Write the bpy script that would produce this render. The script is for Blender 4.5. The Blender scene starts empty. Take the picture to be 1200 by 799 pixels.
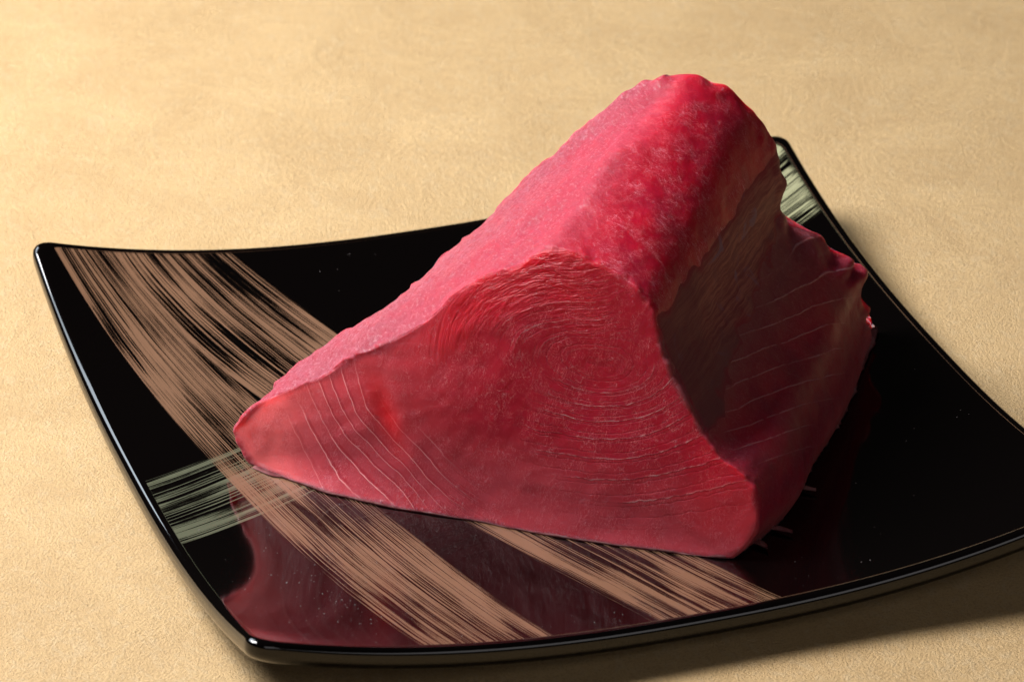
import bpy, math, random
import numpy as np
from mathutils import Matrix, Vector

sc = bpy.context.scene
col = sc.collection
S = 0.13                      # half the side of the square plate, metres

# ---------------------------------------------------------------- camera
cam_d = bpy.data.cameras.new('camera')
cam = bpy.data.objects.new('camera', cam_d)
col.objects.link(cam)
RIGHT = Vector((0.94580909, -0.32471937, 0.00158267))
UP = Vector((0.14900718, 0.43833291, 0.88637527))
FWD = Vector((0.28851695, 0.83810596, -0.46296477))
CAM = Vector((-2.93805706, -8.28286147, 4.76030667)) * S
m = Matrix((RIGHT, UP, -FWD)).transposed().to_4x4()
m.translation = CAM
cam.matrix_world = m
cam_d.sensor_width = 36.0
cam_d.lens = 150.0
cam_d.clip_start = 0.05
cam_d.clip_end = 50
cam_d.dof.use_dof = True
cam_d.dof.focus_distance = 9.7 * S
cam_d.dof.aperture_fstop = 26
sc.camera = cam

# ---------------------------------------------------------------- world, light, exposure
world = bpy.data.worlds.new('World')
sc.world = world
world.use_nodes = True
bg = world.node_tree.nodes['Background']
bg.inputs['Color'].default_value = (1.0, 0.86, 0.74, 1)
bg.inputs['Strength'].default_value = 0.012

R2 = Vector((0.9455, -0.3255, 0))     # to the right on the table
A2 = Vector((0.3255, 0.9455, 0))      # away from the camera on the table


def area(name, right, away, up, aim, size, size_y, power, color):
    l = bpy.data.lights.new(name, 'AREA')
    l.shape = 'RECTANGLE'
    l.size = size
    l.size_y = size_y
    l.energy = power
    l.color = color
    o = bpy.data.objects.new(name, l)
    o.location = R2 * right + A2 * away + Vector((0, 0, up))
    d = Vector(aim) - o.location
    o.rotation_euler = d.to_track_quat('-Z', 'Y').to_euler()
    col.objects.link(o)
    return o


area('window_light', -0.61, 0.19, 0.76, (0, 0, 0), 0.50, 0.40, 30.5, (1.0, 0.975, 0.97))
area('added_rim_light', -0.62, 0.60, 0.62, (0, 0, 0), 0.80, 0.24, 5.0, (0.80, 0.90, 1.0))  # added lamp for the cool highlight on the plate's left rim
area('added_fill_light', 0.40, -1.25, 0.80, (0, 0, 0), 1.3, 0.7, 4.2, (1.0, 0.95, 0.95))  # unseen fill, added to brighten the right side and front cut

sc.view_settings.view_transform = 'Standard'
sc.view_settings.look = 'None'
sc.view_settings.exposure = 0.0
sc.view_settings.gamma = 1.0
sc.view_settings.use_curve_mapping = False
sc.cycles.max_bounces = 10
sc.cycles.use_adaptive_sampling = True


# ---------------------------------------------------------------- node helpers
class Net:
    def __init__(self, name):
        self.m = bpy.data.materials.new(name)
        self.m.use_nodes = True
        self.t = self.m.node_tree
        self.bsdf = self.t.nodes['Principled BSDF']
        self.out = self.t.nodes['Material Output']

    def n(self, typ, **kw):
        x = self.t.nodes.new(typ)
        for k, v in kw.items():
            setattr(x, k, v)
        return x

    def put(self, sock, v):
        if isinstance(v, bpy.types.NodeSocket):
            self.t.links.new(v, sock)
        elif isinstance(v, (tuple, list)) and len(v) == 3 and sock.type == 'RGBA':
            sock.default_value = (*v, 1)
        else:
            sock.default_value = v

    def set(self, **kw):
        for k, v in kw.items():
            self.put(self.bsdf.inputs[k.replace('_', ' ')], v)

    def attr(self, name):
        return self.n('ShaderNodeAttribute', attribute_name=name).outputs['Fac']

    def pos(self):
        return self.n('ShaderNodeTexCoord').outputs['Object']

    def math(self, op, a, b=0.0, c=0.0, clamp=False):
        x = self.n('ShaderNodeMath', operation=op, use_clamp=clamp)
        self.put(x.inputs[0], a)
        self.put(x.inputs[1], b)
        self.put(x.inputs[2], c)
        return x.outputs[0]

    def mul(self, a, b): return self.math('MULTIPLY', a, b)
    def add(self, a, b): return self.math('ADD', a, b)
    def sub(self, a, b): return self.math('SUBTRACT', a, b)

    def xyz(self, x, y, z=0.0):
        c = self.n('ShaderNodeCombineXYZ')
        self.put(c.inputs[0], x); self.put(c.inputs[1], y); self.put(c.inputs[2], z)
        return c.outputs[0]

    def scale(self, v, s):
        x = self.n('ShaderNodeVectorMath', operation='MULTIPLY')
        self.put(x.inputs[0], v)
        x.inputs[1].default_value = s if isinstance(s, tuple) else (s, s, s)
        return x.outputs[0]

    def noise(self, v, scale, detail=3.0, rough=0.55, dist=0.0):
        x = self.n('ShaderNodeTexNoise')
        self.put(x.inputs['Vector'], v)
        x.inputs['Scale'].default_value = scale
        x.inputs['Detail'].default_value = detail
        x.inputs['Roughness'].default_value = rough
        x.inputs['Distortion'].default_value = dist
        return x.outputs['Fac']

    def step(self, v, lo, hi, a=0.0, b=1.0):
        x = self.n('ShaderNodeMapRange', interpolation_type='SMOOTHSTEP')
        self.put(x.inputs['Value'], v)
        self.put(x.inputs['From Min'], lo); self.put(x.inputs['From Max'], hi)
        self.put(x.inputs['To Min'], a); self.put(x.inputs['To Max'], b)
        return x.outputs['Result']

    def mix(self, f, a, b):
        x = self.n('ShaderNodeMix', data_type='RGBA')
        self.put(x.inputs['Factor'], f)
        self.put(x.inputs[6], a); self.put(x.inputs[7], b)
        return x.outputs[2]

    def bump(self, h, strength, dist, normal=None):
        x = self.n('ShaderNodeBump')
        self.put(x.inputs['Height'], h)
        self.put(x.inputs['Strength'], strength)
        self.put(x.inputs['Distance'], dist)
        if normal is not None:
            self.put(x.inputs['Normal'], normal)
        return x.outputs['Normal']


def mesh_obj(name, verts, faces, mat, parent=None, smooth=True, closed=True):
    me = bpy.data.meshes.new(name)
    me.from_pydata([tuple(v) for v in verts], [], faces)
    me.update()
    if closed:                     # outward normals
        me.calc_loop_triangles()
        k = np.empty(len(me.loop_triangles) * 3, dtype=np.int32)
        me.loop_triangles.foreach_get('vertices', k)
        t = np.asarray(verts, dtype=float)[k.reshape(-1, 3)]
        if np.einsum('ij,ij->i', t[:, 0], np.cross(t[:, 1], t[:, 2])).sum() < 0:
            me.flip_normals()
    if smooth:
        me.polygons.foreach_set('use_smooth', [True] * len(me.polygons))
    me.materials.append(mat)
    o = bpy.data.objects.new(name, me)
    col.objects.link(o)
    if parent is not None:
        o.parent = parent
    return o


def set_attr(o, name, vals):
    a = o.data.attributes.new(name, 'FLOAT', 'POINT')
    a.data.foreach_set('value', np.asarray(vals, dtype=np.float32))


def empty(name, label, cat, group=None):
    o = bpy.data.objects.new(name, None)
    o.empty_display_size = 0.02
    col.objects.link(o)
    o['label'] = label
    o['category'] = cat
    return o


def sm(x, lo, hi):
    t = np.clip((x - lo) / (hi - lo), 0, 1)
    return t * t * (3 - 2 * t)


def vnoise(p, seed=0):
    """smooth value noise at points p (n,3), about -1..1"""
    i = np.floor(p).astype(np.int64)
    f = p - i
    f = f * f * f * (f * (f * 6 - 15) + 10)
    r = np.zeros(len(p))
    for dx in (0, 1):
        for dy in (0, 1):
            for dz in (0, 1):
                h = (i[:, 0] + dx) * 374761393 + (i[:, 1] + dy) * 668265263 + (i[:, 2] + dz) * 2147483647 + seed * 974634777
                h = (h ^ (h >> 13)) * 1274126177
                h = (h ^ (h >> 16)) & 0xFFFF
                w = (f[:, 0] if dx else 1 - f[:, 0]) * (f[:, 1] if dy else 1 - f[:, 1]) * (f[:, 2] if dz else 1 - f[:, 2])
                r += w * (h / 32767.5 - 1)
    return r


# ---------------------------------------------------------------- tabletop: gold washi-like paper
TABLE_Z = -0.106 * S


def build_table():
    N = Net('gold_paper')
    p = N.pos()
    grain = N.noise(p, 1250, 4, 0.72)
    grain2 = N.noise(p, 380, 2, 0.5, 0.4)
    fib = N.noise(N.scale(p, (1.0, 0.6, 1.0)), 240, 4, 0.6, 1.5)
    mott = N.noise(p, 24, 5, 0.62, 0.6)
    c = N.mix(N.step(mott, 0.3, 0.7), (0.465, 0.306, 0.136), (0.535, 0.364, 0.170))
    c = N.mix(N.mul(N.step(fib, 0.48, 0.68), 0.5), c, (0.52, 0.385, 0.215))
    c = N.mix(N.mul(N.step(grain, 0.36, 0.52, 1, 0), 0.55), c, (0.31, 0.20, 0.085))
    h = N.add(N.mul(grain, 1.0), N.add(N.mul(grain2, 0.12), N.mul(fib, 0.12)))
    nn = N.bump(h, 1.0, 0.0012)
    nn = N.bump(mott, 0.35, 0.004, nn)
    N.set(Base_Color=c, Roughness=0.55, Metallic=0.12, Normal=nn)
    N.put(N.bsdf.inputs['Specular IOR Level'], 0.6)
    s = 1.6
    o = mesh_obj('table_surface', [(-s, -s, TABLE_Z), (s, -s, TABLE_Z), (s, s, TABLE_Z), (-s, s, TABLE_Z)], [(0, 1, 2, 3)], N.m, smooth=False, closed=False)
    o['kind'] = 'structure'


build_table()

# ---------------------------------------------------------------- plate
LIFT, POW, BULGE, DEPTH = 0.1364, 2.396, 0.008, 0.080


def zpl(u, v):
    U = np.abs(np.clip(u, -1.05, 1.05)) ** POW
    V = np.abs(np.clip(v, -1.05, 1.05)) ** POW
    return LIFT * (U + V) - LIFT + (LIFT - DEPTH) * (1 - U) * (1 - V)


STROKES = {
    'A0': [[-0.95, 0.989], [-0.922, 0.831], [-0.893, 0.615], [-0.857, 0.434], [-0.822, 0.218], [-0.789, -0.011], [-0.763, -0.19], [-0.728, -0.414], [-0.693, -0.624], [-0.656, -0.818], [-0.613, -1.01]],
    'A1': [[-0.785, 0.99], [-0.74, 0.799], [-0.697, 0.643], [-0.648, 0.474], [-0.507, -0.141], [-0.483, -0.197], [-0.426, -0.401], [-0.389, -0.652], [-0.326, -1.006]],
    'B0': [[-0.80, 0.99], [-0.757, 0.816], [-0.715, 0.661], [-0.662, 0.483], [-0.575, 0.25], [-0.322, -0.268], [-0.256, -0.495], [-0.186, -0.749], [-0.093, -1.002]],
    'B1': [[-0.5, 0.997], [-0.425, 0.84], [-0.35, 0.613], [0.143, -0.73], [0.2, -1.008]],
    'G0': [[-0.986, -0.048], [-0.894, 0.023], [-0.81, 0.073], [-0.705, 0.121], [0.92, 0.98]],
    'G1': [[-0.994, -0.371], [-0.892, -0.301], [-0.797, -0.241], [-0.679, -0.177], [-0.586, -0.1], [0.922, 0.628], [0.991, 0.696]],
}


def plate_material():
    N = Net('black_lacquer')
    col_ = (0.0009, 0.0006, 0.0006)
    rough = 0.5
    al = N.attr('along')

    def stroke(cross, along, seed, lo, hi, dens, fray0, fray1):
        a = N.attr(cross)
        wob = N.noise(N.xyz(N.mul(a, 2.0), N.mul(along, 2.6), seed), 1.0, 2)
        aa = N.add(a, N.mul(N.sub(wob, 0.5), 0.05))
        aa = N.add(aa, 0.377)
        st = N.noise(N.xyz(N.mul(aa, dens), N.mul(along, 0.5), seed), 1.0, 2, 0.5)
        fine = N.noise(N.xyz(N.mul(aa, dens * 2.6), N.mul(along, 1.1), seed + 7), 1.0, 3, 0.6)
        speck = N.noise(N.xyz(N.mul(aa, dens * 3.0), N.mul(along, 45.0), seed + 3), 1.0, 2, 0.6)
        cov = N.noise(N.xyz(N.mul(a, 3.2), N.mul(along, 2.8), seed + 11), 1.0, 2, 0.5)
        v = N.add(N.mul(st, 1.6), N.add(N.mul(fine, 1.0), N.add(N.mul(cov, 1.2), N.mul(speck, 0.22))))
        k = N.step(v, lo, hi)
        edge = N.mul(N.sub(fine, 0.5), 0.06)
        e0 = N.step(N.add(a, edge), 0.0, 0.012)
        e1 = N.step(N.add(a, edge), 0.988, 1.0, 1, 0)
        fr = N.mul(N.sub(st, 0.5), 1.0)
        f0 = N.step(N.add(along, N.mul(fr, fray0)), -0.995, -0.985)
        f1 = N.step(N.add(along, N.mul(fr, fray1)), 0.965, 0.985, 1, 0)
        return N.mul(N.mul(k, N.mul(e0, e1)), N.mul(f0, f1)), cov

    gd = N.attr('diag')
    kg, _ = stroke('green_cross', gd, 5.0, 1.94, 2.10, 66.6, 0.02, 0.10)
    ka, ca = stroke('first_cross', al, 1.0, 1.94, 2.07, 83.3, 0.0, 0.0)
    kb, cb = stroke('second_cross', al, 2.0, 1.94, 2.07, 87.7, 0.0, 0.0)
    kc = N.math('MAXIMUM', ka, kb)
    cop = N.mix(N.noise(N.pos(), 60, 3), (0.125, 0.062, 0.030), (0.168, 0.084, 0.044))
    pale = N.mul(N.step(gd, 0.3, 0.8), 0.8)
    grn = N.mix(pale, N.mix(N.noise(N.pos(), 50, 3), (0.055, 0.06, 0.034), (0.085, 0.09, 0.052)), (0.28, 0.28, 0.155))
    c = N.mix(kg, col_, grn)
    c = N.mix(N.mul(kc, 0.93), c, cop)
    k = N.math('MAXIMUM', kg, kc)
    N.set(Base_Color=c, Roughness=N.step(k, 0, 1, 0.35, 0.5), Metallic=N.mul(k, 0.1))
    N.set(Coat_Weight=1.0, Coat_Roughness=0.06, Coat_IOR=1.44)
    N.put(N.bsdf.inputs['Specular IOR Level'], N.step(k, 0, 1, 0.0, 0.4))
    return N.m


def build_plate():
    # rounded-square outline, anticlockwise
    rad = 0.05
    pts = []
    n_side, n_c = 150, 14
    for q in range(4):
        a0 = q * math.pi / 2
        ca, sa = math.cos(a0), math.sin(a0)
        loc = [(1.0, t) for t in np.linspace(-(1 - rad), 1 - rad, n_side)]
        loc += [(1 - rad + rad * math.cos(t), 1 - rad + rad * math.sin(t)) for t in np.linspace(0, math.pi / 2, n_c + 2)[1:-1]]
        pts += [(x * ca - y * sa, x * sa + y * ca) for x, y in loc]
    out = np.array(pts)
    n = len(out)

    def warp(q):
        u, v = q[:, 0], q[:, 1]
        return np.stack([u * (1 + BULGE * (1 - v ** 2)), v * (1 + BULGE * (1 - u ** 2))], -1)

    rf, side = 0.021, 0.034
    prof = [(r, 0.0) for r in np.linspace(0.006, 1 - rf - 0.016, 110)]
    prof += [(1 - rf - 0.008, 0.0), (1 - rf - 0.002, 0.0)]
    for t in np.linspace(0, math.pi / 2, 8)[1:]:
        prof.append((1 - rf + rf * math.sin(t), 0.0 - rf * (1 - math.cos(t))))
    for z in np.linspace(rf, side, 4)[1:]:
        prof.append((1.0, -z))
    for t in np.linspace(0, math.pi / 2, 6)[1:]:
        prof.append((1 - 0.018 * (1 - math.cos(t)), -side - 0.020 * math.sin(t)))
    for r in np.linspace(0.96, 0.46, 26):
        th = 0.020 + 0.036 * float(sm(np.array(r), 0.5, 0.95))
        prof.append((r, -th))
    # foot ring
    for r, z in ((0.455, None), (0.43, None)):
        prof.append((r, z))
    prof += [(0.42, -0.019), (0.2, -0.019), (0.01, -0.019)]
    V, base = [], []
    for r, dz in prof:
        q = out * r
        w = warp(q)
        z = zpl(q[:, 0], q[:, 1])
        if dz is None:
            z = np.full(n, TABLE_Z / S + 0.001)
        else:
            z = z + dz
        V.append(np.column_stack([w, z]))
    nr = len(V)
    V = np.vstack(V)
    F = []
    idx = np.arange(n)
    nx = (idx + 1) % n
    for k in range(nr - 1):
        a = k * n
        b = a + n
        F += list(zip((a + idx).tolist(), (b + idx).tolist(), (b + nx).tolist(), (a + nx).tolist()))
    F.append(tuple(range(n - 1, -1, -1))[::-1])
    F.append(tuple(range((nr - 1) * n, nr * n))[::-1])
    root = empty('square_plate', 'square black lacquer plate with upturned corners and copper and green brush strokes', 'plate')
    o = mesh_obj('plate_body', V * S, F, plate_material(), root)
    u, v = V[:, 0], V[:, 1]
    f = {}
    for k, p in STROKES.items():
        p = np.array(p)
        f[k] = np.polyfit(p[:, 1], p[:, 0], 3 if k == 'B0' else 2) if k[0] != 'G' else np.polyfit(p[:, 0], p[:, 1], 2)
    top = np.zeros(len(V)); top[: n * 111] = 1
    for k, nm in (('A', 'first_cross'), ('B', 'second_cross')):
        a0, a1 = np.polyval(f[k + '0'], v), np.polyval(f[k + '1'], v)
        x = (u - a0) / (a1 - a0)
        set_attr(o, nm, np.where(top > 0, x, -3))
    a0, a1 = np.polyval(f['G0'], u), np.polyval(f['G1'], u)
    set_attr(o, 'green_cross', np.where(top > 0, (v - a0) / (a1 - a0), -3))
    set_attr(o, 'along', v)
    set_attr(o, 'diag', np.maximum(u, -v * 0 + u))
    return root


plate = build_plate()

# ---------------------------------------------------------------- the block of tuna
RINGS = [[1, 0.824, 0.3631], [1, 0.8602, 0.3658], [1, 0.8959, 0.3724], [1, 0.7502, 0.4169], [1, 0.8034, 0.4345], [1, 0.864, 0.4337], [2, 0.7635, 0.3359], [2, 0.8169, 0.33], [2, 0.8629, 0.3366], [2, 0.9078, 0.3529], [2, 0.9514, 0.3808], [3, 0.7732, 0.2959], [3, 0.8201, 0.2948], [3, 0.8719, 0.3045], [3, 0.917, 0.3189], [3, 0.9552, 0.34], [3, 0.9976, 0.3795], [4, 0.7448, 0.2706], [4, 0.7885, 0.2609], [4, 0.863, 0.269], [4, 0.9202, 0.2838], [4, 0.9761, 0.3102], [4, 1.0186, 0.3479], [5, 0.7212, 0.214], [5, 0.7798, 0.2212], [5, 0.8388, 0.2225], [5, 0.8946, 0.2331], [5, 0.9631, 0.2562], [5, 1.0179, 0.2924], [5, 1.0547, 0.3251], [6, 0.7493, 0.1732], [6, 0.8125, 0.1754], [6, 0.889, 0.1841], [6, 0.956, 0.203], [6, 1.0233, 0.2359], [6, 1.078, 0.2702], [7, 0.8171, 0.124], [7, 0.8933, 0.1369], [7, 0.9604, 0.156], [7, 1.0285, 0.1812], [7, 1.0843, 0.2059], [7, 1.1223, 0.2252], [8, 0.9262, 0.0891], [8, 0.9951, 0.1087], [8, 1.0553, 0.1326], [8, 1.1055, 0.1524], [8, 1.155, 0.176], [2, 0.7085, 0.4291], [2, 0.7435, 0.4473], [2, 0.8011, 0.4598], [3, 0.6428, 0.433], [3, 0.6875, 0.459], [3, 0.7312, 0.4708], [3, 0.8131, 0.4836], [4, 0.6178, 0.4623], [4, 0.6565, 0.4871], [4, 0.6956, 0.5059], [4, 0.7271, 0.5175], [4, 0.7948, 0.5295], [5, 0.5754, 0.4785], [5, 0.6134, 0.513], [5, 0.6443, 0.5343], [5, 0.6792, 0.5543], [5, 0.7266, 0.5685], [5, 0.7906, 0.5759], [6, 0.6099, 0.5539], [6, 0.6588, 0.5782], [6, 0.7021, 0.5937], [6, 0.766, 0.6029], [14, 0.1735, 0.2201], [14, 0.2045, 0.1749], [14, 0.2392, 0.1365], [14, 0.2827, 0.0937], [14, 0.3458, 0.0444], [14, 0.4054, 0.011], [13, 0.1903, 0.2232], [13, 0.2175, 0.1712], [13, 0.2547, 0.1272], [13, 0.3166, 0.094], [13, 0.3939, 0.0497], [12, 0.2247, 0.2459], [12, 0.2577, 0.2012], [12, 0.2907, 0.1565], [12, 0.3419, 0.0948], [12, 0.407, 0.0441], [11, 0.2805, 0.179], [11, 0.3222, 0.1584], [11, 0.372, 0.1149], [11, 0.4398, 0.0545], [11, 0.4731, 0.0324], [11, 0.5192, 0.0068], [10, 0.4395, 0.1116], [10, 0.5049, 0.053], [10, 0.5314, 0.0357], [15, 0.2193, 0.0897], [15, 0.2982, 0.029], [15, 0.343, -0.0013], [16, 0.1532, 0.1181], [16, 0.2005, 0.0553], [16, 0.2358, 0.0107]]
WINGS = [[1, 0.944, 0.2311], [1, 1.0481, 0.2629], [2, 0.6767, 0.2646], [2, 0.8691, 0.3134], [2, 1.0375, 0.3611], [3, 0.5589, 0.2831], [3, 0.7152, 0.3275], [3, 0.8755, 0.3704], [4, 0.3859, 0.2805], [4, 0.5251, 0.315], [4, 0.6748, 0.3593], [4, 0.7797, 0.3892], [5, 0.323, 0.3079], [5, 0.4675, 0.3513], [5, 0.6561, 0.4199], [5, 0.7671, 0.4537], [6, 0.241, 0.3438], [6, 0.3369, 0.3645], [6, 0.4822, 0.4113], [6, 0.6587, 0.4717], [7, 0.1869, 0.3674], [7, 0.2695, 0.3936], [7, 0.3676, 0.4255], [7, 0.4556, 0.4514], [8, 0.1664, 0.4044], [8, 0.2961, 0.4474], [8, 0.4091, 0.4853]]
CTRL = [[[-0.7195, 0.0333, -0.0436], [-0.7499, 0.078, 0.0216], [-0.6891, 0.0475, 0.1004], [-0.6161, 0.0001, 0.1562], [-0.57, -0.0314, 0.1863], [-0.5263, -0.0571, 0.2291], [-0.4938, -0.0778, 0.2558], [-0.4503, -0.1083, 0.2811], [-0.355, -0.167, 0.3655], [-0.2963, -0.1981, 0.4354], [-0.236, -0.2344, 0.4921], [-0.1665, -0.2833, 0.5316], [-0.1076, -0.3202, 0.5818], [-0.0394, -0.3813, 0.5744], [0.0165, -0.4371, 0.5477], [0.0506, -0.4759, 0.5145], [0.0679, -0.5008, 0.4795], [0.0749, -0.522, 0.4254], [0.0902, -0.5537, 0.3601], [0.1135, -0.5906, 0.3003], [0.1382, -0.6293, 0.2389], [0.1696, -0.6711, 0.1865], [0.2083, -0.713, 0.1566], [0.2283, -0.7416, 0.1165], [0.2215, -0.7599, 0.0303], [0.1781, -0.7418, -0.0392]],
 [[-0.5429, 0.1126, -0.061], [-0.5807, 0.1453, 0.1146], [-0.5208, 0.1087, 0.174], [-0.461, 0.072, 0.2324], [-0.424, 0.0493, 0.2676], [-0.385, 0.0252, 0.3039], [-0.3572, 0.0079, 0.3292], [-0.322, -0.0139, 0.3603], [-0.2368, -0.0672, 0.432], [-0.1771, -0.1048, 0.4794], [-0.1206, -0.1405, 0.5228], [-0.0614, -0.178, 0.5669], [-0.0072, -0.2125, 0.6068], [0.0576, -0.2633, 0.6025], [0.115, -0.3139, 0.5759], [0.1554, -0.3498, 0.5381], [0.178, -0.372, 0.4942], [0.1897, -0.3897, 0.4324], [0.2041, -0.4101, 0.3582], [0.2334, -0.4395, 0.2975], [0.2657, -0.4711, 0.2387], [0.3097, -0.5094, 0.1824], [0.3527, -0.5476, 0.1474], [0.3769, -0.5771, 0.0979], [0.3825, -0.6014, 0.0154], [0.3548, -0.593, -0.0488]],
 [[-0.3221, 0.1518, -0.0738], [-0.3599, 0.1845, 0.2103], [-0.3121, 0.1563, 0.2626], [-0.2642, 0.128, 0.314], [-0.2345, 0.1104, 0.3449], [-0.2031, 0.0916, 0.3768], [-0.1806, 0.0782, 0.3989], [-0.1522, 0.061, 0.4261], [-0.0829, 0.0189, 0.4885], [-0.0341, -0.011, 0.5296], [0.0122, -0.0397, 0.567], [0.0608, -0.0698, 0.605], [0.1055, -0.0975, 0.6394], [0.1628, -0.1354, 0.633], [0.2218, -0.1805, 0.6064], [0.2691, -0.2132, 0.5636], [0.2974, -0.2325, 0.5101], [0.314, -0.2464, 0.44], [0.3274, -0.2545, 0.3562], [0.3632, -0.2759, 0.2945], [0.4038, -0.2998, 0.2386], [0.4559, -0.3278, 0.1788], [0.4964, -0.3533, 0.1392], [0.516, -0.3728, 0.0806], [0.5257, -0.3927, 0.0035], [0.5098, -0.3882, -0.0544]],
 [[-0.0886, 0.1905, -0.0783], [-0.1264, 0.2232, 0.3437], [-0.0933, 0.2039, 0.3824], [-0.0599, 0.1844, 0.4202], [-0.0392, 0.1722, 0.4429], [-0.0171, 0.1591, 0.466], [-0.0012, 0.1496, 0.482], [0.0189, 0.1374, 0.5015], [0.0684, 0.1073, 0.5456], [0.1036, 0.0855, 0.5741], [0.1373, 0.0646, 0.5997], [0.1726, 0.0424, 0.6254], [0.2052, 0.022, 0.6486], [0.2679, -0.0075, 0.6635], [0.3286, -0.047, 0.637], [0.3827, -0.0765, 0.5891], [0.4167, -0.093, 0.526], [0.4384, -0.103, 0.4476], [0.4507, -0.099, 0.3542], [0.493, -0.1122, 0.2915], [0.5419, -0.1285, 0.2385], [0.6037, -0.1473, 0.1771], [0.6435, -0.1617, 0.1358], [0.661, -0.1733, 0.0715], [0.6775, -0.1906, 0.003], [0.6746, -0.1914, -0.0464]],
 [[0.1361, 0.2305, -0.0769], [0.0983, 0.2632, 0.5102], [0.1175, 0.2514, 0.5329], [0.1369, 0.2394, 0.5549], [0.1491, 0.2318, 0.5678], [0.1621, 0.2236, 0.5806], [0.1716, 0.2176, 0.5893], [0.1837, 0.2098, 0.5996], [0.2138, 0.1902, 0.6217], [0.2355, 0.1759, 0.6349], [0.2564, 0.162, 0.6461], [0.2785, 0.1472, 0.6568], [0.299, 0.1335, 0.6662], [0.3649, 0.1105, 0.6917], [0.4272, 0.0762, 0.6652], [0.4876, 0.0496, 0.6127], [0.5269, 0.0358, 0.5406], [0.5532, 0.0293, 0.4546], [0.5646, 0.0446, 0.3523], [0.6129, 0.0388, 0.2887], [0.6694, 0.0297, 0.2384], [0.7378, 0.021, 0.1771], [0.7739, 0.019, 0.1361], [0.7856, 0.0176, 0.0692], [0.8044, 0.0053, 0.0112], [0.8114, 0.0015, -0.0289]],
 [[0.338, 0.2229, -0.0717], [0.3002, 0.2556, 0.6595], [0.307, 0.2508, 0.6667], [0.314, 0.246, 0.6736], [0.3183, 0.2429, 0.6774], [0.3229, 0.2397, 0.6811], [0.3263, 0.2373, 0.6835], [0.3306, 0.2342, 0.6862], [0.3414, 0.2265, 0.6912], [0.3491, 0.2208, 0.6936], [0.3566, 0.2154, 0.6952], [0.3645, 0.2096, 0.6963], [0.3718, 0.2042, 0.6971], [0.4296, 0.1892, 0.7104], [0.4929, 0.1583, 0.684], [0.5575, 0.1337, 0.6284], [0.6003, 0.1216, 0.5504], [0.6297, 0.1175, 0.4593], [0.6405, 0.1403, 0.3511], [0.6928, 0.1395, 0.2868], [0.7544, 0.1351, 0.2383], [0.827, 0.1333, 0.1773], [0.8605, 0.1398, 0.1366], [0.8681, 0.1453, 0.068], [0.8882, 0.1366, 0.0172], [0.9015, 0.1308, -0.0166]]]
BASE = [[-0.7195, 0.0333], [-0.6609, -0.046], [-0.5854, -0.1343], [-0.4551, -0.2384], [-0.3048, -0.3393], [-0.1956, -0.4367], [-0.0705, -0.542], [0.0851, -0.6685], [0.1747, -0.7402]]


E_ = np.array([0.75629177, -0.65423449, 0.0])       # along the front cut
B_ = np.array([0.65423449, 0.75629177, 0.0])        # away from the front cut
U_ = np.array([0.136023, 0.1572419, 0.9781476])  # up the front cut
N_ = np.array([-0.63993789, -0.73976498, 0.20791169])
A_ = np.array([-0.71950473, 0.03333994, -0.04361873])
WT = E_ * 0.5 - np.array([0, 0, 0.85])


def rbf(data, q, reg=2e-3):
    d = np.array(data)
    P = d[:, 1:]
    n = len(P)

    def phi(r2): return 0.5 * r2 * np.log(r2 + 1e-9)
    K = phi(((P[:, None] - P[None]) ** 2).sum(-1)) + reg * np.eye(n)
    T = np.column_stack([np.ones(n), P])
    M = np.block([[K, T], [T.T, np.zeros((3, 3))]])
    w = np.linalg.solve(M, np.r_[d[:, 0], 0, 0, 0])
    r = np.zeros(len(q))
    for s in range(0, len(q), 20000):
        x = q[s:s + 20000]
        r[s:s + 20000] = phi(((x[:, None] - P[None]) ** 2).sum(-1)) @ w[:n] + np.column_stack([np.ones(len(x)), x]) @ w[n:]
    return r


def near(data, q, sig):
    """1 close to the traced lines, falling off with distance"""
    d = np.array(data)
    seg = []
    for i in range(len(d) - 1):
        if d[i, 0] == d[i + 1, 0] and np.linalg.norm(d[i, 1:] - d[i + 1, 1:]) < 0.2:
            for t in np.linspace(0, 1, 5):
                seg.append(d[i, 1:] * (1 - t) + d[i + 1, 1:] * t)
    P = np.array(seg)
    r = np.zeros(len(q))
    for s in range(0, len(q), 10000):
        x = q[s:s + 10000]
        r[s:s + 10000] = np.sqrt(((x[:, None] - P[None]) ** 2).sum(-1).min(1))
    return np.exp(-(r / sig) ** 2)


def hermite(x, Y, xs):
    """C1 interpolation of rows Y at x, evaluated at xs"""
    m = np.zeros_like(Y)
    dx = np.diff(x)
    sh = (slice(None),) + (None,) * (Y.ndim - 1)
    d = np.diff(Y, axis=0) / dx[sh]
    m[0], m[-1] = d[0], d[-1]
    w = (dx[:-1] / (dx[:-1] + dx[1:]))[sh]
    m[1:-1] = d[:-1] * (1 - w) + d[1:] * w
    k = np.clip(np.searchsorted(x, xs, side='right') - 1, 0, len(x) - 2)
    h = dx[k][sh]
    t = ((xs - x[k]) / dx[k])[sh]
    return ((2 * t ** 3 - 3 * t ** 2 + 1) * Y[k] + (t ** 3 - 2 * t ** 2 + t) * h * m[k]
            + (-2 * t ** 3 + 3 * t ** 2) * Y[k + 1] + (t ** 3 - t ** 2) * h * m[k + 1])


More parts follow.
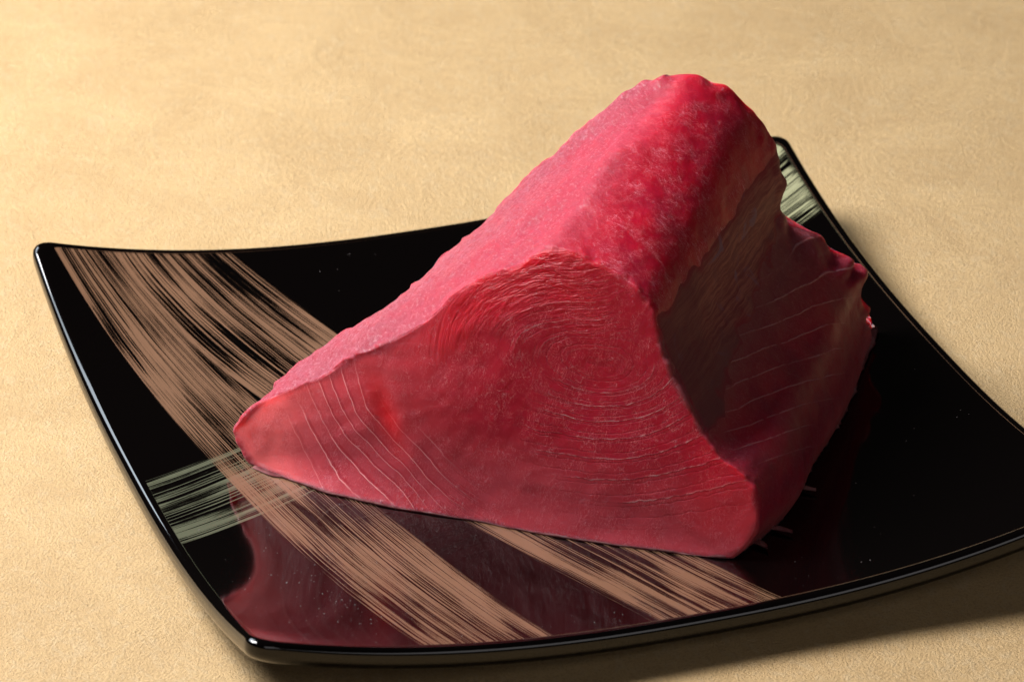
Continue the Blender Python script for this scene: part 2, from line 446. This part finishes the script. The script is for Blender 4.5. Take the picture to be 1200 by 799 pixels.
def flesh_geometry():
    C = np.array(CTRL)                              # stations x columns x 3
    sk = np.array([0, .12, .25, .38, .5, .58]) / .58
    NS = 130
    ss = np.linspace(0, 1, NS)
    nc = C.shape[1]                                 # column 0 base left, 1 edge, 12 ridge, 25 base right
    cx = np.arange(nc, dtype=float)
    cs = np.r_[np.linspace(0, 1, 14)[:-1], np.linspace(1, 12, 110)[:-1], np.linspace(12, nc - 1, 150)]
    D = hermite(sk, C, ss)
    left = D[:, 0][:, None] + (D[:, 1] - D[:, 0])[:, None] * np.linspace(0, 1, 14)[:-1][None, :, None]
    top = hermite(cx[1:], np.moveaxis(D[:, 1:], 1, 0), cs[13:])
    top = np.moveaxis(top, 0, 1)
    rows = np.concatenate([left, top], 1)
    nb = 60
    t = np.linspace(0, 1, nb + 2)[1:-1]
    b = rows[:, -1][:, None] * (1 - t)[None, :, None] + rows[:, 0][:, None] * t[None, :, None]
    bs = np.array(BASE)                             # the front edge bows out a little
    bt = np.r_[0, np.cumsum(np.linalg.norm(np.diff(bs, axis=0), axis=1))]
    bt /= bt[-1]
    bow = np.stack([np.interp(1 - t, bt, bs[:, q]) for q in (0, 1)], -1) - b[0, :, :2]
    bows = bow[None] * np.exp(-(ss / 0.10) ** 2)[:, None, None]
    b[..., :2] += bows
    b[..., 2] = zpl(b[..., 0], b[..., 1]) - 0.002
    loop = np.concatenate([rows, b], 1)             # NS x M x 3
    M = loop.shape[1]
    cc = np.r_[cs, np.full(nb, -1.0)]
    V = [loop.reshape(-1, 3)]
    col_c = [np.tile(cc, NS)]
    col_s = [np.repeat(ss, M)]
    rho_a = [np.full(NS * M, 1.0)]
    F = []
    j = np.arange(M); jn = (j + 1) % M
    for k in range(NS - 1):
        a, c = k * M, (k + 1) * M
        F.append(np.stack([a + j, c + j, c + jn, a + jn], -1))
    # front cut: rings shrinking to a point inside it
    flat = loop[0].copy()
    flat[-nb:, :2] -= bows[0]
    cen = A_ + E_ * 0.62 + U_ * 0.30
    NRG = 75
    rho = np.linspace(1, 0.0, NRG + 1)[1:-1]
    off = NS * M
    prev = j.copy()
    for q, r in enumerate(rho):
        p = cen + (flat - cen) * r + (loop[0] - flat) * r ** 9 + N_ * 0.010 * (1 - r ** 2)
        V.append(p); col_c.append(cc); col_s.append(np.zeros(M)); rho_a.append(np.full(M, r))
        cur = off + q * M + j
        F.append(np.stack([cur, prev, prev[jn], cur[jn]], -1))
        prev = cur
    nv = off + len(rho) * M
    V.append((cen + N_ * 0.010)[None]); col_c.append([5.0]); col_s.append([0.0]); rho_a.append([0.0])
    tri = [(nv, int(a), int(b2)) for a, b2 in zip(prev, prev[jn])]
    nv += 1
    # hidden back
    cb = loop[-1].mean(0) + B_ * 0.03
    prev = (NS - 1) * M + j
    for q, r in enumerate((0.85, 0.6, 0.3)):
        p = cb + (loop[-1] - cb) * r
        V.append(p); col_c.append(np.full(M, 5.0)); col_s.append(np.full(M, 1.0)); rho_a.append(np.full(M, 1.0))
        cur = nv + j
        F.append(np.stack([prev, cur, cur[jn], prev[jn]], -1))
        prev = cur; nv += M
    V.append(cb[None]); col_c.append([5.0]); col_s.append([1.0]); rho_a.append([1.0])
    tri += [(nv, int(b2), int(a)) for a, b2 in zip(prev, prev[jn])]
    return (np.vstack(V), np.vstack(F), tri, np.concatenate(col_c), np.concatenate(col_s), np.concatenate(rho_a), NS, M, len(cs), nb)


def vnormals(V, F):
    n = np.cross(V[F[:, 2]] - V[F[:, 0]], V[F[:, 3]] - V[F[:, 1]])
    N = np.zeros_like(V)
    for c in range(4):
        for a in range(3):
            N[:, a] += np.bincount(F[:, c], weights=n[:, a], minlength=len(V))
    return N / (np.linalg.norm(N, axis=1)[:, None] + 1e-12)


def smooth_mesh(V, F, it, lam=0.5):
    e = np.vstack([F[:, [0, 1]], F[:, [1, 2]], F[:, [2, 3]], F[:, [3, 0]]])
    a = np.r_[e[:, 0], e[:, 1]]; b = np.r_[e[:, 1], e[:, 0]]
    cnt = np.bincount(a, minlength=len(V)) + 1e-9
    for _ in range(it):
        A = np.stack([np.bincount(a, weights=V[b, k], minlength=len(V)) / cnt for k in range(3)], -1)
        ok = cnt > 1
        V[ok] = V[ok] + lam * (A[ok] - V[ok])
    return V


def flesh_material():
    N = Net('raw_tuna_flesh')
    p = N.pos()
    c = N.attr('column'); s = N.attr('depth'); front = N.attr('front'); h = N.attr('height'); ex = N.attr('lengthwise')
    n_big = N.noise(p, 45, 4, 0.6)
    n_mid = N.noise(p, 160, 4, 0.6, 0.5)
    n_fine = N.noise(p, 620, 3, 0.6)
    # pale crossing fibres
    f1 = N.noise(N.scale(p, (1.0, 0.18, 0.5)), 900, 2, 0.5, 1.2)
    f2 = N.noise(N.scale(p, (0.3, 1.0, 0.22)), 900, 2, 0.5, 1.2)
    thread = N.math('MAXIMUM', N.step(N.math('ABSOLUTE', N.sub(f1, 0.5)), 0.0, 0.013, 1, 0), N.step(N.math('ABSOLUTE', N.sub(f2, 0.5)), 0.0, 0.013, 1, 0))
    thread = N.mul(thread, N.step(n_mid, 0.36, 0.6))
    # ---- front cut
    lv = N.add(N.attr('ring'), N.mul(N.sub(N.noise(p, 260, 3), 0.5), 0.22))
    fr = N.math('FRACT', lv)
    dist = N.math('MINIMUM', fr, N.sub(1.0, fr))
    lw = N.mul(N.attr('ring_on'), N.step(n_mid, 0.15, 0.45))
    half = N.math('FRACT', N.add(N.mul(lv, 2.0), N.mul(n_mid, 0.25)))
    faint = N.mul(N.step(N.math('ABSOLUTE', N.sub(half, 0.5)), 0.0, 0.10, 1, 0), N.mul(N.attr('ring_wide'), N.step(n_mid, 0.2, 0.5)))
    line = N.mul(N.mul(N.step(dist, 0.0, 0.05, 1, 0), lw), N.step(N.attr('ring'), 0.8, 2.6, 0.3, 1.0))
    dark = N.mul(N.step(N.math('ABSOLUTE', N.sub(fr, 0.86)), 0.0, 0.14, 1, 0), N.attr('ring_on'))
    cf = N.mix(N.step(ex, 0.10, 0.62), (0.52, 0.064, 0.084), (0.32, 0.008, 0.024))
    cf = N.mix(N.step(N.add(h, N.mul(N.sub(n_big, 0.5), 0.1)), 0.06, 0.24, 0.75, 0), cf, (0.43, 0.062, 0.083))  # pale reflected haze low on the cut, painted as pigment
    cf = N.mix(N.step(N.add(ex, N.mul(N.sub(n_big, 0.5), 0.12)), 0.02, 0.22, 0.9, 0), cf, (0.76, 0.15, 0.155))  # left tip's translucent glow put into the base colour
    cf = N.mix(N.mul(N.step(n_mid, 0.35, 0.7), 0.28), cf, (0.36, 0.012, 0.03))
    cf = N.mix(N.mul(dark, 0.6), cf, (0.30, 0.008, 0.024))  # shade along the ring grooves, kept in the colour
    leftish = N.step(ex, 0.42, 0.56, 1, 0)
    faint = N.mul(faint, N.sub(1.0, leftish))
    cf = N.mix(N.mul(faint, 0.55), cf, (0.20, 0.005, 0.016))
    glint = N.step(N.noise(p, 300, 2), 0.44, 0.6)  # white sparkle on the ring lines, painted rather than reflected
    cf = N.mix(N.mul(line, N.step(leftish, 0, 1, 0.85, 0.0)), cf, (0.17, 0.004, 0.014))
    cf = N.mix(N.mul(line, N.math('MAXIMUM', N.mul(leftish, 0.7), N.mul(N.mul(glint, N.step(fr, 0.0, 0.06)), 0.45))), cf, (0.82, 0.46, 0.46))
    cf = N.mix(N.mul(thread, 0.26), cf, (0.78, 0.36, 0.38))
    cf = N.mix(N.mul(N.attr('wrinkle_glow'), 0.65), cf, (0.50, 0.006, 0.020))  # red light bleeding through the upper edge, painted over the wrinkles
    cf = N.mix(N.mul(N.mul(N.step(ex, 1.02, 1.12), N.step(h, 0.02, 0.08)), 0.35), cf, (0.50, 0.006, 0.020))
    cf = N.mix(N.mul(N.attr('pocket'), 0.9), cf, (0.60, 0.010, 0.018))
    # ---- upper left cut
    ct = N.mix(N.step(N.noise(N.xyz(N.mul(N.attr('backwards'), 38.0), N.mul(ex, 120.0), N.mul(h, 120.0)), 1.0, 4, 0.7, 0.2), 0.3, 0.72), (0.18, 0.014, 0.028), (0.245, 0.060, 0.084))
    ct = N.mix(N.mul(N.step(n_big, 0.5, 0.72), 0.5), ct, (0.24, 0.016, 0.032))
    ct = N.mix(N.mul(thread, 0.4), ct, (0.42, 0.22, 0.25))
    ct = N.mix(N.step(N.add(c, N.mul(N.sub(n_big, 0.5), 5.0)), 4.0, 12.5, 0.0, 0.75), ct, (0.27, 0.018, 0.038))
    # ---- dome
    cd = N.mix(N.step(n_big, 0.3, 0.7), (0.36, 0.004, 0.018), (0.25, 0.006, 0.022))
    cd = N.mix(N.step(N.add(c, N.mul(N.sub(n_big, 0.5), 3.0)), 12.6, 14.4, 0.8, 0.0), cd, (0.36, 0.005, 0.020))
    cd = N.mix(N.mul(N.step(n_mid, 0.55, 0.75), 0.25), cd, (0.42, 0.03, 0.06))
    f3 = N.noise(N.xyz(N.mul(N.attr('backwards'), 70.0), N.mul(ex, 16.0), N.mul(h, 22.0)), 1.0, 2, 0.5, 1.0)
    hair = N.mul(N.step(N.math('ABSOLUTE', N.sub(f3, 0.5)), 0.0, 0.022, 1, 0), N.step(n_mid, 0.47, 0.62))
    cd = N.mix(N.mul(hair, 0.4), cd, (0.62, 0.26, 0.32))
    cd = N.mix(N.mul(thread, 0.28), cd, (0.65, 0.28, 0.34))
    # ---- wing
    wl = N.add(N.attr('wing'), N.mul(N.sub(n_mid, 0.5), 0.12))
    wf = N.math('FRACT', wl)
    wd = N.math('MINIMUM', wf, N.sub(1.0, wf))
    wline = N.mul(N.mul(N.step(wd, 0.0, 0.05, 1, 0), N.attr('wing_on')), N.step(n_mid, 0.3, 0.55))
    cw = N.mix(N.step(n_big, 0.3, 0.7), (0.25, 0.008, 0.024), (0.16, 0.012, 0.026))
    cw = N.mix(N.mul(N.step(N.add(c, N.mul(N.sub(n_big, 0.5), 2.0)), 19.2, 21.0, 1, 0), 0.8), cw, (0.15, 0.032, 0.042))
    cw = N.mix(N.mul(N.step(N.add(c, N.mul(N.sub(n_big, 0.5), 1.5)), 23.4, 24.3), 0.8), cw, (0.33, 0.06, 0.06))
    cw = N.mix(N.mul(wline, 0.4), cw, (0.60, 0.32, 0.36))
    cw = N.mix(N.mul(thread, 0.15), cw, (0.5, 0.25, 0.28))
    # ---- put together
    cj = N.add(c, N.mul(N.sub(n_mid, 0.5), 1.6))
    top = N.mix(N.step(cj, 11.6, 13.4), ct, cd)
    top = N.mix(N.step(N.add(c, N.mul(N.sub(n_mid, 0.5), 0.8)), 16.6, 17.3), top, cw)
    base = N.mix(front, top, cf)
    fm = N.sub(1.0, front)
    tl = N.mul(N.step(cj, 11.0, 13.5, 1, 0), fm)
    # relief
    shingle = N.mul(N.mul(fr, N.attr('ring_on')), front)
    wr = N.noise(N.xyz(N.mul(N.attr('ring'), 3.6), N.mul(ex, 26.0), 0.0), 1.0, 3, 0.6, 0.9)
    wrm = N.mul(N.attr('wrinkle_glow'), front)
    hh = N.add(N.mul(n_fine, 0.2), N.add(N.mul(n_mid, 0.12), N.add(N.mul(N.mul(shingle, N.step(ex, 0.42, 0.56, 0.3, 1.0)), 0.3), N.mul(N.mul(wr, wrm), 1.6))))
    hh = N.add(hh, N.mul(N.mul(N.noise(N.scale(p, (1.0, 0.3, 0.7)), 800, 3, 0.6, 0.4), tl), 0.4))
    hh = N.add(hh, N.add(N.mul(N.mul(line, front), 0.12), N.mul(N.mul(wline, fm), 0.4)))
    hh = N.add(hh, N.mul(thread, 0.12))
    hh = N.sub(hh, N.mul(N.mul(faint, front), 0.12))
    nn = N.bump(hh, 0.8, 0.0009)
    rough = N.add(N.step(n_mid, 0.3, 0.7, 0.34, 0.5), N.add(N.mul(tl, 0.12), N.mul(N.step(c, 15.5, 17.5), N.mul(fm, 0.12))))
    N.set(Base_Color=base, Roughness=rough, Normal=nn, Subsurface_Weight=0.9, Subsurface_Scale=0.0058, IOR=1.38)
    N.put(N.bsdf.inputs['Subsurface Radius'], (1.0, 0.16, 0.14))
    N.put(N.bsdf.inputs['Specular IOR Level'], N.math('MAXIMUM', N.step(tl, 0, 1, 0.25, 0.06), N.mul(tl, N.step(N.noise(N.scale(p, (1.0, 0.4, 0.7)), 1300, 2), 0.52, 0.72, 0.0, 0.8))))
    N.set(Coat_Weight=N.step(tl, 0, 1, 0.11, 0.20), Coat_Roughness=0.16, Coat_Normal=N.bump(N.add(n_fine, N.mul(n_mid, 0.4)), 1.0, 0.0010, nn))
    return N.m


def dark_muscle_material():
    N = Net('dark_bloodline_muscle')
    p = N.pos()
    c = N.attr('column'); s = N.attr('depth')
    w = N.noise(p, 60, 3)
    st = N.noise(N.xyz(N.mul(N.add(c, N.mul(w, 0.5)), 9.0), N.mul(s, 4.5), 0.0), 1.0, 5, 0.72, 0.15)
    n_mid = N.noise(p, 170, 4, 0.6)
    b = N.mix(N.step(st, 0.4, 0.62), (0.135, 0.026, 0.032), (0.255, 0.082, 0.066))
    b = N.mix(N.mul(N.step(n_mid, 0.52, 0.68), 0.6), b, (0.14, 0.035, 0.045))
    b = N.mix(N.mul(N.step(N.noise(p, 95, 3, 0.6, 1.0), 0.60, 0.68), 0.7), b, (0.16, 0.085, 0.13))
    b = N.mix(N.step(N.add(c, N.mul(N.sub(w, 0.5), 2.5)), 18.7, 20.0), b, (0.12, 0.035, 0.045))
    hh = N.add(N.mul(st, 0.9), N.mul(n_mid, 0.5))
    nn = N.bump(hh, 0.5, 0.0007)
    N.put(N.bsdf.inputs['Specular IOR Level'], 0.12)
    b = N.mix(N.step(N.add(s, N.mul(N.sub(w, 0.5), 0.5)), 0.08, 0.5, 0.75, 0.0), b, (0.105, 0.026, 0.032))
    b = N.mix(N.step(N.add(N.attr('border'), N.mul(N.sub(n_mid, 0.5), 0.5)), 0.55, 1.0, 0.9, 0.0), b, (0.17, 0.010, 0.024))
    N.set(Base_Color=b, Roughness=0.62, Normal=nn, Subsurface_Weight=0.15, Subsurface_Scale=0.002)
    N.put(N.bsdf.inputs['Subsurface Radius'], (1.0, 0.3, 0.2))
    return N.m


def skin_material():
    N = Net('pale_skin_membrane')
    p = N.pos()
    n = N.noise(p, 300, 3)
    c = N.mix(N.step(n, 0.35, 0.65), (0.09, 0.02, 0.024), (0.15, 0.06, 0.062))
    N.set(Base_Color=c, Roughness=0.75, Specular_IOR_Level=0.1, Subsurface_Weight=0.2, Subsurface_Scale=0.003, Normal=N.bump(n, 0.5, 0.0006))
    return N.m


def build_tuna():
    root = empty('tuna_block', 'thick wedge of raw red tuna with a ringed front cut, on the black plate', 'fish')
    V, F, tri, c, s, rho, NS, M, ncs, nb = flesh_geometry()
    F = F[:, ::-1].copy()
    tri = [t[::-1] for t in tri]
    V = smooth_mesh(V, F, 2)
    nrm = vnormals(V, F)
    # ragged, uneven flesh
    d = 0.010 * vnoise(V * 6.0, 1) + 0.0035 * vnoise(V * 17.0, 2) + 0.0018 * vnoise(V * 45.0, 3)
    d *= 1 - 0.5 * sm(c, 11.5, 14.5)
    d += 0.0035 * vnoise(V * 70.0, 8) * np.exp(-((rho - 1.0) / 0.03) ** 2) * np.exp(-(s / 0.03) ** 2)
    isf = (rho < 0.985)
    d = np.where(isf, d * 0.45, d)
    back_edge = sm(s, 0.88, 1.0) * (rho > 0.99)
    wingm = sm(c, 17.2, 19) * (1 - sm(c, 23.5, 24.5))
    d += back_edge * wingm * 0.010 * np.sin(c * 5.2 + 1.2 * np.sin(c * 2.1))
    d += back_edge * (c > 0) * 0.010 * vnoise(V * 26.0, 5)
    edge_l = np.exp(-((c - 1.0) / 0.5) ** 2) * (rho > 0.99)
    d += edge_l * (0.012 * vnoise(V * 18.0, 6) + 0.006 * vnoise(V * 50.0, 7))
    # the dent near the left tip of the front cut
    a = (V - A_) @ E_; hgt = (V - A_) @ U_; dep = (V - A_) @ B_
    dent = np.exp(-(((a - 0.335) - 0.45 * (0.185 - hgt)) / 0.028) ** 2 - ((hgt - 0.185) / 0.07) ** 2) * (np.abs(s) < 0.06)
    d -= 0.006 * dent
    low = sm(V[:, 2] - zpl(V[:, 0], V[:, 1]), 0.0, 0.03)
    V = V + nrm * (d * (0.25 + 0.75 * low))[:, None]
    fl = zpl(V[:, 0], V[:, 1])
    V[:, 2] = np.maximum(V[:, 2], fl - 0.003)
    nrm = vnormals(V, F)
    o = mesh_obj('flesh', V * S, [tuple(x) for x in F.tolist()] + tri, flesh_material(), root)
    a = (V - A_) @ E_; hgt = (V - A_) @ U_; dep = (V - A_) @ B_
    set_attr(o, 'column', c)
    set_attr(o, 'depth', s)
    wide = 0.965 - 0.10 * np.exp(-((c - 6.0) / 4.0) ** 2) + 0.03 * vnoise(V * 30, 31)
    fmask = np.where(rho < 1, 1 - sm(rho, wide, 1.0), 0.0)
    set_attr(o, 'front', fmask)
    set_attr(o, 'height', hgt)
    set_attr(o, 'lengthwise', a)
    set_attr(o, 'backwards', dep)
    q = np.stack([a, hgt], -1)
    isq = rho < 1.0001
    ring = rbf(RINGS, q)
    set_attr(o, 'ring', ring)
    set_attr(o, 'ring_on', near(RINGS, q, 0.04))
    set_attr(o, 'ring_wide', near(RINGS, q, 0.07))
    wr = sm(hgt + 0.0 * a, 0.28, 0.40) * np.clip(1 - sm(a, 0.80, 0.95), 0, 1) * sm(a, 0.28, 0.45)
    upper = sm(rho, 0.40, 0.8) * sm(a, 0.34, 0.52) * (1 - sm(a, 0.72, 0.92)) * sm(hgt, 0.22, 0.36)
    set_attr(o, 'wrinkle_glow', np.where(isq, upper, 0) )
    set_attr(o, 'pocket', dent)
    qw = np.stack([dep, (V - A_) @ WT], -1)
    set_attr(o, 'wing', rbf(WINGS, qw))
    set_attr(o, 'wing_on', near(WINGS, qw, 0.05) * sm(c, 18, 19.5))
    # dark muscle: a thin strip of its own that dips under the flesh at its borders
    k0, k1 = int(np.searchsorted(c[:ncs], 15.2)), int(np.searchsorted(c[:ncs], 22.0))
    G = np.arange(NS)[:, None] * M + np.arange(k0, k1)[None]
    vv, cc, s2, nn = V[G], c[G], s[G], nrm[G]
    hi = 21.2 - 2.5 * s2
    ed = 0.25 * vnoise(vv.reshape(-1, 3) * 24.0, 11).reshape(cc.shape) + 0.05 * vnoise(vv.reshape(-1, 3) * 60.0, 12).reshape(cc.shape)
    prof = np.minimum(sm(cc + ed * 0.8, 15.7, 17.0), 1 - sm(cc + ed * 1.5, hi - 1.2, hi))
    prof = np.minimum(prof, sm(s2 + ed * 0.03, 0.0, 0.03))
    lift = -0.0035 + 0.0055 * prof + 0.0008 * vnoise(np.stack([cc * 5, s2 * 6, s2 * 0], -1).reshape(-1, 3), 13).reshape(cc.shape) * prof
    ni, nj = G.shape
    outer = (vv + nn * lift[..., None]).reshape(-1, 3)
    inner = (vv - nn * 0.014).reshape(-1, 3)
    W = np.vstack([outer, inner])
    i, jj = np.meshgrid(np.arange(ni - 1), np.arange(nj - 1), indexing='ij')
    q0 = (i * nj + jj).ravel()
    fo = np.stack([q0, q0 + nj, q0 + nj + 1, q0 + 1], -1)
    fi = fo[:, ::-1] + ni * nj
    rim = [k for k in range(nj)] + [k * nj + nj - 1 for k in range(1, ni)] + [(ni - 1) * nj + k for k in range(nj - 2, -1, -1)] + [k * nj for k in range(ni - 2, 0, -1)]
    rim = np.array(rim); rn = np.roll(rim, -1)
    fr = np.stack([rim, rim + ni * nj, rn + ni * nj, rn], -1)[:, ::-1]
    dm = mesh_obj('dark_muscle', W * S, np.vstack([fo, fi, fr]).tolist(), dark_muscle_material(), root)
    dm['label'] = 'brown streaked strip of dark muscle down the shaded right side'
    set_attr(dm, 'column', np.tile(cc.ravel(), 2))
    set_attr(dm, 'border', np.tile(prof.ravel(), 2))
    set_attr(dm, 'depth', np.tile(s2.ravel(), 2))

    # pale skin under the block: a thin ragged lip along the front and right edges
    sk = skin_material()
    rnd = np.random.RandomState(4)
    right = V[np.arange(NS) * M + ncs - 1]
    fa = V[np.arange(ncs, ncs + nb)][::-1]          # front base edge, left to right
    path = np.vstack([fa, right[1:]])
    path[:, 2] = zpl(path[:, 0], path[:, 1])
    keep = [0]
    for k in range(1, len(path)):
        if np.linalg.norm(path[k] - path[keep[-1]]) > 0.006:
            keep.append(k)
    path = path[keep]
    tan = np.gradient(path, axis=0)
    tan /= np.linalg.norm(tan, axis=1)[:, None]
    outw = np.cross(tan, [0, 0, 1.0])
    outw /= np.linalg.norm(outw, axis=1)[:, None]
    n = len(path)
    al_ = np.linspace(0, 1, n)
    pr = 0.004 + 0.004 * vnoise(path * 30, 21) + 0.005 * vnoise(path * 80, 22)
    pr = pr
    isfront = np.arange(n) < nb - 2
    pr = np.where(isfront, np.maximum(pr, 0.001) * 0.3, pr)
    pr[0:4] += 0.012
    ht = 0.007 + 0.005 * vnoise(path * 25, 23) + np.where(np.arange(n) > nb, 0.004, 0)
    ht = np.where(isfront, ht * 0.5, ht)
    prof4 = [(-0.02, 0.0), (0.0, 0.0), (1.0, 0.0), (0.75, 0.5), (0.1, 1.0), (-0.02, 1.0)]
    P = []
    for x, z in prof4:
        o_ = pr * x if x > 0 else np.full(n, x)
        q_ = path + outw * o_[:, None]
        q_[:, 2] = zpl(q_[:, 0], q_[:, 1]) + 0.0012 + ht * z
        P.append(q_)
    P = np.array(P)                                 # 6 x n x 3
    k6 = len(prof4)
    W = P.transpose(1, 0, 2).reshape(-1, 3)
    fs = []
    for k in range(n - 1):
        for x in range(k6):
            fs.append((k * k6 + x, (k + 1) * k6 + x, (k + 1) * k6 + (x + 1) % k6, k * k6 + (x + 1) % k6))
    fs.append(tuple(range(k6))); fs.append(tuple(range((n - 1) * k6, n * k6))[::-1])
    so = mesh_obj('skin_edge', W * S, fs, sk, root)
    so['label'] = 'thin ragged pale skin edge along the bottom of the block'
    # slivers of membrane sticking out on the right
    for q, (fx, ln, wd, ang) in enumerate(((0.10, 0.050, 0.018, 0.35), (0.17, 0.060, 0.015, 0.15), (0.42, 0.045, 0.012, 0.1))):
        k = nb + int(fx * NS * 0.8)
        k = min(k, n - 3)
        b0 = path[k] - outw[k] * 0.03
        dirv = outw[k] * math.cos(ang) + tan[k] * math.sin(ang) * (1 if q % 2 else -1)
        sd = np.cross([0, 0, 1.0], dirv)
        L = 12
        top_, bot_ = [], []
        for i_ in range(L + 1):
            t_ = i_ / L
            ctr = b0 + dirv * (ln + 0.03) * t_ + sd * 0.012 * math.sin(t_ * 2.5 + q)
            hw = wd * (1 - t_ ** 1.6) * (0.85 + 0.15 * math.sin(9 * t_ + q)) + 0.0015
            for sg in (-1, 0, 1):
                w_ = ctr + sd * hw * sg
                zz = zpl(w_[0], w_[1]) + 0.002 + 0.007 * math.sin(t_ * 2.2) * (0.6 + 0.4 * q / 3)
                top_.append((w_[0], w_[1], zz + 0.004 + (0.004 if sg == 0 else 0)))
                bot_.append((w_[0], w_[1], zz))
        nt = len(top_)
        vs = np.array(top_ + bot_)
        ff = []
        for i_ in range(L):
            for x in range(2):
                a0 = i_ * 3 + x
                ff.append((a0, a0 + 1, a0 + 4, a0 + 3))
                ff.append((nt + a0 + 3, nt + a0 + 4, nt + a0 + 1, nt + a0))
            for x in (0, 2):
                a0 = i_ * 3 + x
                ff.append((a0, a0 + 3, nt + a0 + 3, nt + a0) if x == 0 else (a0 + 3, a0, nt + a0, nt + a0 + 3))
        mesh_obj('skin_flap', vs * S, ff, sk, root)
    return V, c, s, M, ncs, NS


build_tuna()


# ---------------------------------------------------------------- dust and tiny droplets on the lacquer
def build_specks():
    N = Net('pale_specks')
    N.set(Base_Color=(0.10, 0.08, 0.078), Roughness=0.4)
    rnd = random.Random(9)
    V, F = [], []
    spots = []
    for _ in range(170):
        spots.append((rnd.gauss(-0.68, 0.10), rnd.gauss(-0.62, 0.2)))
    for _ in range(26):
        spots.append((rnd.gauss(-0.13, 0.09), rnd.gauss(-0.9, 0.05)))
    for _ in range(14):
        spots.append((rnd.gauss(0.32, 0.10), rnd.gauss(-0.88, 0.06)))
    for _ in range(26):
        spots.append((rnd.uniform(0.4, 0.95), rnd.uniform(-0.8, 0.5)))
    for _ in range(22):
        spots.append((rnd.uniform(-0.35, 0.2), rnd.uniform(0.3, 0.95)))
    for u, v in spots:
        if abs(u) > 0.96 or abs(v) > 0.96:
            continue
        r = abs(rnd.gauss(0.0, 0.0005)) + 0.0004
        b = len(V)
        z = float(zpl(np.array(u), np.array(v)))
        k = rnd.uniform(0, 6)
        for i in range(5):
            t = k + i * 2 * math.pi / 5
            V.append((u + r * math.cos(t) * 1.3, v + r * math.sin(t), z - 0.0004))
        V.append((u, v, z + r * 0.8))
        for i in range(5):
            F.append((b + i, b + (i + 1) % 5, b + 5))
    o = mesh_obj('dust_specks', np.array(V) * S, F, N.m)
    o['kind'] = 'stuff'
    o['label'] = 'tiny pale specks scattered over the black lacquer of the plate'
    o['category'] = 'specks'


build_specks()
